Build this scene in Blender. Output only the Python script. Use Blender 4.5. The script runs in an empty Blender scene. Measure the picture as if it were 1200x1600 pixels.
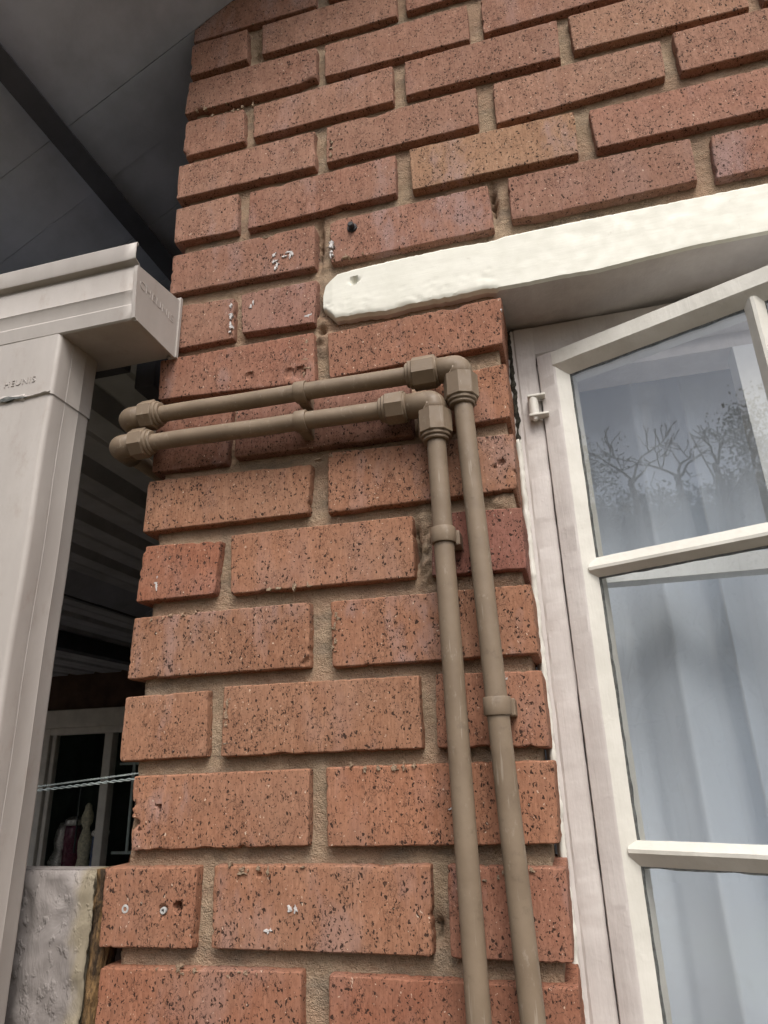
import bpy, bmesh, math, random
from mathutils import Vector, Matrix, noise

# ------------------------------------------------------------------ camera, sky, sun
CAM_R=(0.96536, 0.25925, -0.02966)
CAM_U=(0.11768, -0.33109, 0.93623)
CAM_B=(0.23289, -0.90729, -0.35013)
CAM_C=(0.4927, -0.7085, 0.2523)
scene=bpy.context.scene
col=scene.collection
cd=bpy.data.cameras.new('camera'); cam=bpy.data.objects.new('camera',cd); col.objects.link(cam)
cd.sensor_fit='VERTICAL'; cd.sensor_height=24.0; cd.sensor_width=18.0
cd.lens=1067.1/1600*24.0; cd.clip_start=0.02; cd.clip_end=2000
cam.matrix_world=Matrix(((CAM_R[0],CAM_U[0],CAM_B[0],CAM_C[0]),(CAM_R[1],CAM_U[1],CAM_B[1],CAM_C[1]),(CAM_R[2],CAM_U[2],CAM_B[2],CAM_C[2]),(0,0,0,1)))
cd.dof.use_dof=True; cd.dof.focus_distance=0.80; cd.dof.aperture_fstop=15.0
scene.camera=cam
scene.render.resolution_x=768; scene.render.resolution_y=1024

SUN_EL=math.radians(54); SUN_AZ=math.radians(22)      # from -Y, turned towards +X
w=bpy.data.worlds.new('World'); scene.world=w; w.use_nodes=True
nt=w.node_tree; nt.nodes.clear()
sky=nt.nodes.new('ShaderNodeTexSky'); sky.sky_type='NISHITA'; sky.sun_disc=False
sky.sun_elevation=SUN_EL; sky.sun_rotation=math.pi-SUN_AZ
sky.air_density=1.0; sky.dust_density=6.0; sky.ozone_density=1.0
hs=nt.nodes.new('ShaderNodeHueSaturation'); hs.inputs['Saturation'].default_value=0.55
bg=nt.nodes.new('ShaderNodeBackground'); bg.inputs['Strength'].default_value=0.15
wo=nt.nodes.new('ShaderNodeOutputWorld')
nt.links.new(sky.outputs[0],hs.inputs['Color']); nt.links.new(hs.outputs[0],bg.inputs[0]); nt.links.new(bg.outputs[0],wo.inputs[0])
sl=bpy.data.lights.new('sun','SUN'); so=bpy.data.objects.new('sun',sl); col.objects.link(so)
sl.energy=1.5; sl.angle=math.radians(28); sl.color=(1.0,0.965,0.91)
sd=Vector((math.cos(SUN_EL)*math.sin(SUN_AZ),-math.cos(SUN_EL)*math.cos(SUN_AZ),math.sin(SUN_EL)))
so.rotation_euler=sd.to_track_quat('Z','Y').to_euler(); so.location=sd*20
vs=scene.view_settings; vs.view_transform='Standard'; vs.look='None'; vs.gamma=1.0; vs.use_curve_mapping=False
vs.exposure=0.37
cy=scene.cycles; cy.use_adaptive_sampling=True; cy.adaptive_threshold=.03; cy.adaptive_min_samples=16; cy.max_bounces=6; cy.diffuse_bounces=3; cy.glossy_bounces=3; cy.transparent_max_bounces=8; cy.caustics_reflective=False; cy.caustics_refractive=False

R=random.Random(7)
# ------------------------------------------------------------------ node helpers
class NT:
    def __init__(s,name,rough=.8,spec=.3):
        s.m=bpy.data.materials.new(name); s.m.use_nodes=True; s.t=s.m.node_tree
        s.p=s.t.nodes['Principled BSDF']; s.p.inputs['Roughness'].default_value=rough
        s.p.inputs['Specular IOR Level'].default_value=spec
        g=s.t.nodes.new('ShaderNodeNewGeometry'); s.pos=g.outputs['Position']
    def link(s,a,b): s.t.links.new(a,b)
    def n(s,t,**k):
        x=s.t.nodes.new(t)
        for a,v in k.items(): setattr(x,a,v)
        return x
    def put(s,sock,v):
        if isinstance(v,bpy.types.NodeSocket): s.link(v,sock)
        else: sock.default_value=v
    def vmul(s,vec,k,add=(0,0,0)):
        x=s.n('ShaderNodeMapping'); s.link(vec,x.inputs['Vector']); x.inputs['Scale'].default_value=k; x.inputs['Location'].default_value=add
        return x.outputs[0]
    def noise(s,scale,vec=None,detail=3.0,rough=.55,color=False,dist=0.0):
        x=s.n('ShaderNodeTexNoise'); s.link(vec or s.pos,x.inputs['Vector']); x.inputs['Scale'].default_value=scale
        x.inputs['Detail'].default_value=detail; x.inputs['Roughness'].default_value=rough; x.inputs['Distortion'].default_value=dist
        return x.outputs['Color' if color else 'Fac']
    def vor(s,scale,vec=None,feature='F1'):
        x=s.n('ShaderNodeTexVoronoi',feature=feature); s.link(vec or s.pos,x.inputs['Vector']); x.inputs['Scale'].default_value=scale
        return x
    def math(s,op,a,b=0.0,clamp=False):
        x=s.n('ShaderNodeMath',operation=op,use_clamp=clamp); s.put(x.inputs[0],a); s.put(x.inputs[1],b); return x.outputs[0]
    def ramp(s,v,a,b,lo=0.0,hi=1.0):
        x=s.n('ShaderNodeMapRange'); x.interpolation_type='SMOOTHSTEP'; s.put(x.inputs[0],v)
        for i,q in enumerate((a,b,lo,hi)): x.inputs[1+i].default_value=q
        return x.outputs[0]
    def mix(s,f,a,b,mode='MIX'):
        x=s.n('ShaderNodeMix',data_type='RGBA',blend_type=mode); s.put(x.inputs[0],f)
        s.put(x.inputs[6],a if isinstance(a,bpy.types.NodeSocket) else tuple(a)+(1,))
        s.put(x.inputs[7],b if isinstance(b,bpy.types.NodeSocket) else tuple(b)+(1,)); return x.outputs[2]
    def bump(s,h,strength=.5,dist=.002,prev=None):
        x=s.n('ShaderNodeBump'); x.inputs['Strength'].default_value=strength; x.inputs['Distance'].default_value=dist
        s.link(h,x.inputs['Height'])
        if prev is not None: s.link(prev,x.inputs['Normal'])
        return x.outputs[0]
    def out(s,color=None,normal=None,rough=None):
        if color is not None: s.put(s.p.inputs['Base Color'],color if isinstance(color,bpy.types.NodeSocket) else tuple(color)+(1,))
        if normal is not None: s.link(normal,s.p.inputs['Normal'])
        if rough is not None: s.put(s.p.inputs['Roughness'],rough)
        return s.m

def m_brick():
    t=NT('brick_clay',.93,.12)
    oi=t.n('ShaderNodeObjectInfo'); base=oi.outputs['Color']; rnd=oi.outputs['Random']
    wob=t.noise(210,detail=1,color=True)
    sub=t.n('ShaderNodeVectorMath',operation='SUBTRACT'); t.link(wob,sub.inputs[0]); sub.inputs[1].default_value=(.5,.5,.5)
    sc=t.n('ShaderNodeVectorMath',operation='SCALE'); t.link(sub.outputs[0],sc.inputs[0]); sc.inputs['Scale'].default_value=.007
    ad=t.n('ShaderNodeVectorMath',operation='ADD'); t.link(t.pos,ad.inputs[0]); t.link(sc.outputs[0],ad.inputs[1])
    pw=ad.outputs[0]
    n1=t.noise(20,detail=4,rough=.65)
    c=t.mix(t.ramp(n1,.3,.7,0,.6),base,t.mix(1.0,base,(.80,.73,.71),'MULTIPLY'))
    n2=t.noise(75,t.vmul(t.pos,(1,1,.3)),detail=2)
    c=t.mix(t.ramp(n2,.42,.72,0,.55),c,t.mix(1.0,base,(1.20,1.24,1.27),'MULTIPLY'))
    stri=t.noise(520,t.vmul(t.pos,(1,1,.10)),detail=1)
    c=t.mix(t.ramp(stri,.38,.72,0,.5),c,t.mix(1.0,base,(.72,.66,.64),'MULTIPLY'))
    gr=t.noise(330,t.vmul(t.pos,(1,1,.55)),detail=2,rough=.7)
    c=t.mix(t.ramp(gr,.32,.68,.0,.55),t.mix(1.0,c,(1.16,1.17,1.18),'MULTIPLY'),t.mix(1.0,c,(.74,.70,.69),'MULTIPLY'))
    bl=t.math('MULTIPLY',t.ramp(t.noise(13,t.vmul(t.pos,(1,1,.45)),detail=4,rough=.7),.50,.68),t.ramp(rnd,.2,.9,0.18,.62))
    c=t.mix(bl,c,(.33,.235,.225))
    c=t.mix(t.ramp(t.noise(7,t.vmul(t.pos,(1,1,1.4),(2,5,1)),detail=4,rough=.7),.38,.68,.02,.25),c,(.26,.172,.127))
    def cells(scale,zs,th,off):
        v=t.vor(scale,t.vmul(pw,(1,1,zs),off)); s=t.n('ShaderNodeSeparateColor'); t.link(v.outputs['Color'],s.inputs[0])
        m=t.math('SUBTRACT',t.ramp(s.outputs[1],0,1,th*.35,th),v.outputs['Distance']); return t.ramp(m,-.04,.06),s.outputs[0]
    a1,k1=cells(350,.55,.42,(0,0,0)); a2,k2=cells(700,.50,.46,(3,1,2))
    dens=t.ramp(t.noise(32,t.vmul(t.pos,(1,1,.6),(5,0,3)),detail=2),.35,.65,.66,.34)
    p1=t.math('MULTIPLY',a1,t.math('GREATER_THAN',k1,dens))
    p2=t.math('MULTIPLY',a2,t.math('LESS_THAN',k2,.34))
    ve=t.vor(190,t.vmul(pw,(1,1,.5)),'DISTANCE_TO_EDGE')
    cr=t.math('MULTIPLY',t.ramp(ve.outputs['Distance'],.010,.050,1,0),t.math('LESS_THAN',dens,.45))
    dk=t.math('MAXIMUM',t.math('MAXIMUM',p1,t.math('MULTIPLY',p2,.75)),t.math('MULTIPLY',cr,.6))
    c=t.mix(t.math('MULTIPLY',dk,.92),c,(.034,.021,.017))
    sp=t.math('MULTIPLY',a2,t.math('GREATER_THAN',k2,.977))
    c=t.mix(t.math('MULTIPLY',sp,.7),c,(.62,.50,.39))
    h=t.math('SUBTRACT',t.math('ADD',t.math('MULTIPLY',stri,.35),t.math('MULTIPLY',gr,.5)),p1)
    return t.out(c,t.bump(h,.7,.0014))
def m_mortar():
    t=NT('lime_mortar',.96,.1)
    c=t.mix(t.ramp(t.noise(30,detail=5),.3,.7),(.28,.208,.142),(.385,.292,.205))
    c=t.mix(t.ramp(t.noise(700,detail=2),.5,.75,0,.5),c,(.19,.14,.09))
    c=t.mix(t.ramp(t.noise(14,t.vmul(t.pos,(1,1,2.2)),detail=6,rough=.7),.46,.64,0,.65),c,(.17,.14,.11))
    c=t.mix(t.ramp(t.noise(9,t.vmul(t.pos,(1,1,1.5),(3,1,7)),detail=5,rough=.7),.42,.62,0,.5),c,(.33,.205,.14))
    v=t.vor(330); c=t.mix(t.ramp(v.outputs['Distance'],.12,.24,.55,0),c,(.10,.075,.055))
    h=t.math('ADD',t.noise(180,detail=3,rough=.65),t.math('MULTIPLY',t.noise(800,detail=1),.6))
    return t.out(c,t.bump(h,.9,.0035))
def m_paint(name,ca,cb,grain=(1,1,1),rough=.45,bs=.5,dirt=.5):
    t=NT(name,rough,.4)
    c=t.mix(t.ramp(t.noise(22,detail=5,rough=.65),.35,.7),ca,cb)
    c=t.mix(t.ramp(t.noise(75,detail=5,rough=.7),.63,.74,0,dirt),c,(.30,.26,.20))
    g=t.noise(110,t.vmul(t.pos,grain),detail=5,rough=.6); g2=t.noise(45,detail=3)
    lump=t.ramp(t.noise(70,detail=2),.62,.72)
    h=t.math('ADD',t.math('ADD',t.math('MULTIPLY',g,.7),t.math('MULTIPLY',g2,.6)),t.math('MULTIPLY',lump,.10))
    return t.out(c,t.bump(h,bs,.003),t.ramp(t.noise(60),.3,.7,rough-.1,rough+.15))
def m_plain(name,c,rough=.6,spec=.3,var=.18,scale=30,bs=.15,metal=0.0):
    t=NT(name,rough,spec); t.p.inputs['Metallic'].default_value=metal
    cc=t.mix(t.ramp(t.noise(scale,detail=5,rough=.65),.3,.7),tuple(v*(1-var) for v in c),tuple(min(1,v*(1+var)) for v in c))
    return t.out(cc,t.bump(t.noise(scale*9,detail=3),bs,.0012),t.ramp(t.noise(scale*1.7),.3,.7,max(.05,rough-.08),min(1,rough+.1)))
def m_pipe():
    t=NT('brown_plastic',.45,.4)
    c=t.mix(t.ramp(t.noise(22,detail=5),.3,.7),(.172,.127,.086),(.212,.160,.111))
    c=t.mix(t.ramp(t.noise(120,t.vmul(t.pos,(1,1,.5)),detail=4,rough=.75),.58,.74,0,.45),c,(.33,.28,.225))
    c=t.mix(t.ramp(t.noise(300,t.vmul(t.pos,(.6,1,.05)),detail=2),.66,.72,0,.4),c,(.36,.31,.25))
    c=t.mix(t.ramp(t.noise(55,t.vmul(t.pos,(1,1,1),(4,2,1)),detail=4,rough=.7),.57,.72,0,.5),c,(.115,.085,.058))
    return t.out(c,t.bump(t.noise(150,detail=3),.16,.0012),t.ramp(t.noise(80,detail=3),.3,.7,.48,.70))
def m_gutter():
    t=NT('painted_metal',.42,.5)
    c=t.mix(t.ramp(t.noise(9,t.vmul(t.pos,(1,1,.35)),detail=6,rough=.65),.35,.68),(.365,.335,.310),(.425,.395,.368))
    c=t.mix(t.ramp(t.noise(34,t.vmul(t.pos,(1,1,.5)),detail=6,rough=.75),.54,.74,0,.5),c,(.30,.245,.205))
    return t.out(c,t.bump(t.noise(28,detail=4),.22,.0022),t.ramp(t.noise(40),.3,.7,.50,.68))
def m_plaster():
    t=NT('rough_plaster',.75,.25)
    c=t.mix(t.ramp(t.noise(14,detail=5),.35,.7),(.20,.18,.17),(.27,.247,.236))
    sx=t.n('ShaderNodeSeparateXYZ'); t.link(t.pos,sx.inputs[0])
    edge=t.math('ADD',sx.outputs[0],t.math('MULTIPLY',t.math('SUBTRACT',t.noise(26,t.vmul(t.pos,(1,1,.5)),detail=5),.5),.05))
    c=t.mix(t.ramp(edge,-.050,-.030,0,.75),c,(.26,.22,.145))
    c=t.mix(t.ramp(t.noise(60,t.vmul(t.pos,(1,1,.6)),detail=4,rough=.7),.62,.74,0,.3),c,(.24,.21,.19))
    h=t.math('ADD',t.noise(34,t.vmul(t.pos,(1,1,.55)),detail=4,rough=.6,dist=.6),t.math('MULTIPLY',t.ramp(t.noise(95,t.vmul(t.pos,(1,1,.6)),detail=3),.55,.68),.28))
    return t.out(c,t.bump(h,.5,.008))
def m_rot():
    t=NT('rotten_timber',.9,.2)
    c=t.mix(t.ramp(t.noise(120,t.vmul(t.pos,(1,1,.25)),detail=6,rough=.7),.35,.65),(.035,.024,.016),(.24,.145,.065))
    return t.out(c,t.bump(t.noise(160,t.vmul(t.pos,(1,1,.35)),detail=6),1.0,.006))
def m_glass(name,ior,dust):
    m=bpy.data.materials.new(name); m.use_nodes=True; t=m.node_tree; t.nodes.clear()
    o=t.nodes.new('ShaderNodeOutputMaterial'); tr=t.nodes.new('ShaderNodeBsdfTransparent'); tr.inputs[0].default_value=(.982,.988,.988,1)
    gl=t.nodes.new('ShaderNodeBsdfGlossy'); gl.inputs['Roughness'].default_value=.0; gl.inputs[0].default_value=(.93,.96,1,1)
    lw=t.nodes.new('ShaderNodeLayerWeight'); lw.inputs['Blend'].default_value=.5
    pw_=t.nodes.new('ShaderNodeMath'); pw_.operation='POWER'; t.links.new(lw.outputs['Facing'],pw_.inputs[0]); pw_.inputs[1].default_value=5
    fr=t.nodes.new('ShaderNodeMath'); fr.operation='MULTIPLY_ADD'; t.links.new(pw_.outputs[0],fr.inputs[0]); fr.inputs[1].default_value=1-ior; fr.inputs[2].default_value=ior
    g=t.nodes.new('ShaderNodeNewGeometry'); nz=t.nodes.new('ShaderNodeTexNoise'); nz.inputs['Scale'].default_value=6; nz.inputs['Detail'].default_value=1
    bp=t.nodes.new('ShaderNodeBump'); bp.inputs['Strength'].default_value=.02; bp.inputs['Distance'].default_value=.004
    t.links.new(g.outputs['Position'],nz.inputs['Vector']); t.links.new(nz.outputs['Fac'],bp.inputs['Height']); t.links.new(bp.outputs[0],gl.inputs['Normal'])
    mx=t.nodes.new('ShaderNodeMixShader'); t.links.new(fr.outputs[0],mx.inputs[0]); t.links.new(tr.outputs[0],mx.inputs[1]); t.links.new(gl.outputs[0],mx.inputs[2])
    n2=t.nodes.new('ShaderNodeTexNoise'); n2.inputs['Scale'].default_value=38; n2.inputs['Detail'].default_value=6; t.links.new(g.outputs['Position'],n2.inputs['Vector'])
    mr=t.nodes.new('ShaderNodeMapRange'); mr.interpolation_type='SMOOTHSTEP'; t.links.new(n2.outputs['Fac'],mr.inputs[0])
    for i,v in enumerate((.55,.78,dust*.35,dust*2.2)): mr.inputs[1+i].default_value=v
    df=t.nodes.new('ShaderNodeBsdfDiffuse'); df.inputs[0].default_value=(.7,.72,.72,1)
    m2=t.nodes.new('ShaderNodeMixShader'); t.links.new(mr.outputs[0],m2.inputs[0]); t.links.new(mx.outputs[0],m2.inputs[1]); t.links.new(df.outputs[0],m2.inputs[2])
    t.links.new(m2.outputs[0],o.inputs[0]); return m
def m_curtain():
    m=bpy.data.materials.new('sheer_fabric'); m.use_nodes=True; t=m.node_tree; t.nodes.clear()
    o=t.nodes.new('ShaderNodeOutputMaterial'); d=t.nodes.new('ShaderNodeBsdfDiffuse'); d.inputs[0].default_value=(.77,.84,.93,1)
    tl=t.nodes.new('ShaderNodeBsdfTranslucent'); tl.inputs[0].default_value=(.77,.84,.93,1)
    mx=t.nodes.new('ShaderNodeMixShader'); mx.inputs[0].default_value=.12
    t.links.new(d.outputs[0],mx.inputs[1]); t.links.new(tl.outputs[0],mx.inputs[2]); t.links.new(mx.outputs[0],o.inputs[0]); return m
def m_leaf():
    t=NT('leaf_green',.7,.2)
    c=t.mix(t.ramp(t.noise(2.2,detail=3),.35,.65),(.025,.034,.018),(.045,.058,.030)); return t.out(c)
def m_soil():
    t=NT('dry_soil',.95,.1)
    c=t.mix(t.ramp(t.noise(1.5,detail=8),.35,.65),(.075,.055,.038),(.11,.085,.062)); c=t.mix(t.ramp(t.noise(.35,detail=6),.5,.62),c,(.12,.13,.055))
    return t.out(c,t.bump(t.noise(30,detail=5),.6,.02))
MAT=dict(brick=m_brick(),mortar=m_mortar(),
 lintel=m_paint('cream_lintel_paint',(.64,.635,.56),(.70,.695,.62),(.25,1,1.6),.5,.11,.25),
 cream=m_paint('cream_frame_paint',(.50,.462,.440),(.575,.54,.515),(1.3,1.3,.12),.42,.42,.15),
 sash=m_paint('cream_sash_paint',(.60,.585,.53),(.67,.655,.60),(1.0,1.0,.15),.42,.32,.12),
 inner=m_plain('pale_inner_paint',(.80,.82,.82),.5,.3,.05,20,.1),
 pipe=m_pipe(),gutter=m_gutter(),plaster=m_plaster(),rot=m_rot(),
 glass=m_glass('window_glass',.088,.018),farglass=m_glass('dim_glass',.035,.004),curtain=m_curtain(),leaf=m_leaf(),soil=m_soil(),
 bark=m_plain('grey_bark',(.10,.085,.07),.9,.1,.3,12,.8),
 roof=m_plain('weathered_roof_board',(.40,.435,.51),.85,.2,.14,7,.4),
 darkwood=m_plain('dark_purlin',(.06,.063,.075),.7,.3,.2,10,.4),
 sheet=m_plain('dull_galvanised_sheet',(.42,.44,.47),.5,.4,.15,8,.2,.0),
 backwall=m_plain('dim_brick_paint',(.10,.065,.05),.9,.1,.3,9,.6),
 alu=m_plain('grey_frame_paint',(.74,.71,.65),.5,.3,.1,12,.1),
 steel=m_plain('pale_green_bar',(.66,.76,.74),.4,.4,.12,20,.1),
 wire=m_plain('galvanised_wire',(.40,.46,.45),.4,.5,.15,60,.1),
 screw=m_plain('black_steel',(.018,.016,.018),.5,.4,.3,200,.5),
 plug=m_plain('grey_nylon',(.42,.42,.41),.5,.4,.15,200,.2),
 white=m_plain('white_splash',(.56,.54,.53),.8,.2,.15,150,.5),
 moss=m_plain('mossy_dirt',(.05,.047,.038),.95,.1,.6,140,.9),
 putty=m_plain('old_grey_putty',(.12,.125,.12),.8,.2,.4,160,.6),
 room=m_plain('room_plaster',(.72,.72,.72),.9,.1,.05,4,.1),
 orange=m_plain('orange_glaze',(.55,.14,.03),.4,.4,.1,60,.1),
 purple=m_plain('plum_glass',(.16,.035,.07),.25,.5,.2,60,.1),
 blue=m_plain('blue_glass',(.06,.09,.2),.25,.5,.2,60,.1),
 ivory=m_plain('ivory_resin',(.75,.68,.50),.5,.4,.3,70,.4),
 silver=m_plain('crumpled_foil',(.75,.72,.68),.3,.6,.3,120,.8,.6))
# ------------------------------------------------------------------ mesh helpers
ORG={}
def nz(x,y=0.,z=0.): return noise.noise(Vector((x,y,z)))
def mesh_obj(name,vs,fs,mat,parent=None,origin=None,smooth=False,uniq=None):
    if origin is None:
        n=len(vs); origin=(sum(v[0] for v in vs)/n,sum(v[1] for v in vs)/n,min(v[2] for v in vs))
    me=bpy.data.meshes.new(name); me.from_pydata([(v[0]-origin[0],v[1]-origin[1],v[2]-origin[2]) for v in vs],[],fs); me.update()
    bm=bmesh.new(); bm.from_mesh(me); bmesh.ops.recalc_face_normals(bm,faces=bm.faces); bm.to_mesh(me); bm.free()
    if smooth: me.polygons.foreach_set('use_smooth',[True]*len(me.polygons))
    me.materials.append(MAT[mat] if isinstance(mat,str) else mat)
    o=bpy.data.objects.new(name,me); col.objects.link(o); ORG[o.name]=Vector(origin)
    if parent is not None:
        o.parent=parent; o.location=Vector(origin)-ORG[parent.name]
    else: o.location=origin
    return o
def thing(name,label,cat,loc,group=None):
    o=bpy.data.objects.new(name,None); o.empty_display_size=.05; col.objects.link(o); o.location=loc; ORG[o.name]=Vector(loc)
    return tag(o,label,cat,group)
def tag(o,label=None,cat=None,group=None,kind=None):
    if label: o['label']=label
    if cat: o['category']=cat
    if group: o['group']=group
    if kind: o['kind']=kind
    return o
def box(vs,fs,x0,x1,y0,y1,z0,z1):
    b=len(vs); vs+=[(x0,y0,z0),(x1,y0,z0),(x1,y1,z0),(x0,y1,z0),(x0,y0,z1),(x1,y0,z1),(x1,y1,z1),(x0,y1,z1)]
    fs+=[tuple(b+i for i in f) for f in ((0,1,2,3),(4,5,6,7),(0,1,5,4),(1,2,6,5),(2,3,7,6),(3,0,4,7))]
def boxobj(name,dims,mat,parent=None,bevel=.0,xf=None):
    bm=bmesh.new(); vs=[];fs=[]; box(vs,fs,*dims)
    bv=[bm.verts.new(v) for v in vs]
    for f in fs: bm.faces.new([bv[i] for i in f])
    if bevel: bmesh.ops.bevel(bm,geom=list(bm.edges),offset=bevel,segments=2,affect='EDGES',profile=.5)
    bm.verts.ensure_lookup_table(); bm.verts.index_update()
    vv=[tuple(v.co) for v in bm.verts]; ff=[tuple(v.index for v in f.verts) for f in bm.faces]; bm.free()
    if xf: vv=[xf(v) for v in vv]
    return mesh_obj(name,vv,ff,mat,parent)
def sweep(path,rad,nseg=20,closed_ends=True,phase=0.0):
    """tube along path (list of Vector) with radius list"""
    P=[Vector(p) for p in path]; n=len(P); vs=[];fs=[]
    T=[((P[min(i+1,n-1)]-P[max(i-1,0)])).normalized() for i in range(n)]
    for i in range(n):                                   # coincident points keep a neighbour's tangent
        if T[i].length<.5: T[i]=T[i-1]
    a=Vector((0,0,1)) if abs(T[0].z)<.9 else Vector((1,0,0))
    u=T[0].cross(a).normalized()
    for i in range(n):
        u=(u-T[i]*u.dot(T[i])).normalized(); v=T[i].cross(u)
        for s in range(nseg):
            an=2*math.pi*s/nseg+phase; q=P[i]+(u*math.cos(an)+v*math.sin(an))*rad[i]; vs.append(tuple(q))
        if i:
            for s in range(nseg):
                b=(i-1)*nseg; fs.append((b+s,b+(s+1)%nseg,b+nseg+(s+1)%nseg,b+nseg+s))
    if closed_ends:
        fs.append(tuple(range(nseg))); fs.append(tuple((n-1)*nseg+s for s in range(nseg)))
    return vs,fs
def sharp(o,ang=35):
    me=o.data; me.polygons.foreach_set('use_smooth',[True]*len(me.polygons))
    bm=bmesh.new(); bm.from_mesh(me)
    for e in bm.edges:
        if len(e.link_faces)==2 and e.calc_face_angle(0)>math.radians(ang): e.smooth=False
    bm.to_mesh(me); bm.free(); return o
def lathe(name,o,d,prof,mat,parent,nseg=24,phase=0.0,ang=35):
    o=Vector(o); d=Vector(d).normalized()
    vs,fs=sweep([o+d*t for t,r in prof],[r for t,r in prof],nseg,True,phase)
    # straight axis: recompute with constant frame
    a=Vector((0,0,1)) if abs(d.z)<.9 else Vector((1,0,0)); u=d.cross(a).normalized(); v=d.cross(u); vs=[]
    for t,r in prof:
        for s in range(nseg):
            an=2*math.pi*s/nseg+phase; vs.append(tuple(o+d*t+(u*math.cos(an)+v*math.sin(an))*r))
    return sharp(mesh_obj(name,vs,fs,mat,parent),ang)

# ------------------------------------------------------------------ ground, brick wall
vs=[(-150,-150,-1.3),(150,-150,-1.3),(150,150,-1.3),(-150,150,-1.3)]
tag(mesh_obj('ground',vs,[(0,1,2,3)],'soil'),kind='structure')
BR=[(-2,0,0,-107,222,-107,222,-179,0,-179),(-2,1,243,-107,466,-107,466,-179,243,-179),(-1,0,0,-18,103,-18,103,-89,0,-89),
(-1,1,122,-18,344,-18,344,-89,122,-89),(-1,2,363,-18,466,-18,466,-89,363,-89),(0,0,-2,70,216,74,216,2,-2,-1),
(0,1,243,72,469,70,469,-2,243,0),(1,0,-8,161,101,162,100,89,-6,88),(1,1,119,163,345,164,343,90,121,90),
(1,2,361,164,470,162,467,88,360,89),(2,0,15,251,222,253,221,181,19,177),(2,1,240,254,469,254,467,182,242,180),
(3,0,-5,337,100,339,103,269,-5,267),(3,1,120,342,342,341,343,269,121,268),(3,2,360,341,467,338,467,266,358,269),
(4,0,-3,429,221,429,221,357,-4,357),(4,1,246,427,466,426,466,355,248,355),(5,0,1,519,106,515,102,449,-3,448),
(5,1,119,520,343,518,343,446,123,447),(5,2,366,517,465,512,463,443,362,445),(6,0,-2,607,222,599,218,536,-3,538),
(6,1,243,611,464,601,462,534,243,533),(7,0,0,697,111,696,107,618,1,620),(7,1,118,697,348,687,349,618,119,623),
(7,2,368,688,465,693,463,623,367,619),(8,0,-1,788,224,787,226,713,0,727),(8,1,243,781,467,786,463,721,245,714),
(9,0,1,877,105,870,107,804,4,804),(9,1,116,874,228,871,224,802,120,808),(10,0,2,968,224,965,224,894,1,900),
(10,1,246,966,465,966,468,894,247,895),(10,2,492,969,715,966,712,900,491,898),(10,3,738,964,953,964,953,898,733,898),
(10,4,975,966,1198,966,1198,895,975,895),(11,0,-1,1058,101,1061,104,989,1,992),(11,1,121,1056,343,1059,342,989,120,987),
(11,2,364,1060,587,1055,584,984,365,987),(11,3,606,1053,821,1053,821,984,607,984),(11,4,839,1055,1062,1055,1062,984,839,984),
(11,5,1083,1055,1300,1055,1300,984,1083,984),(12,0,-3,1144,223,1144,224,1073,-1,1076),(12,1,241,1147,464,1146,462,1075,241,1075),
(12,2,487,1146,709,1145,706,1080,486,1070),(12,3,725,1150,953,1150,953,1079,724,1079),(12,4,975,1145,1198,1145,1198,1074,975,1074),
(13,0,2,1237,104,1230,107,1162,0,1163),(13,1,120,1230,345,1235,344,1163,122,1163),(13,2,364,1234,585,1233,582,1160,363,1166),
(13,3,601,1234,821,1234,821,1161,601,1166),(13,4,839,1233,1062,1234,1062,1162,839,1162),(13,5,1083,1234,1300,1234,1300,1163,1083,1163),
(14,0,0,1326,225,1321,225,1249,-2,1254),(14,1,238,1321,463,1320,462,1246,238,1252),(14,2,484,1320,711,1320,711,1250,483,1250),
(14,3,730,1324,953,1324,953,1252,730,1252),(14,4,975,1324,1198,1324,1198,1252,975,1252),(15,0,-1,1415,101,1414,104,1342,0,1341),
(15,1,128,1412,356,1412,356,1342,130,1343),(15,2,371,1417,585,1413,585,1345,371,1345),(15,3,604,1413,821,1413,821,1342,604,1342),
(15,4,839,1413,1062,1413,1062,1342,839,1342),(15,5,1083,1413,1300,1413,1300,1342,1083,1342),(16,0,0,1496,222,1503,222,1424,0,1424),
(16,1,243,1503,466,1503,466,1431,243,1431),(16,2,487,1503,711,1503,711,1431,487,1431),(16,3,730,1503,953,1503,953,1431,730,1431),
(16,4,975,1503,1198,1503,1198,1431,975,1431)]
LT=[(238,814),(237,840),(241,857),(258,871),(288,873),(322,874),(407,875),(464,872),(481,875),(567,875),(642,874),(714,873),(783,872)]
LB=[(239,818),(254,800),(276,799),(298,799),(323,795),(353,799),(382,798),(412,798),(442,800),(464,797),(500,796),(540,797),(580,795),(646,800),(696,803),(769,803)]

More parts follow.
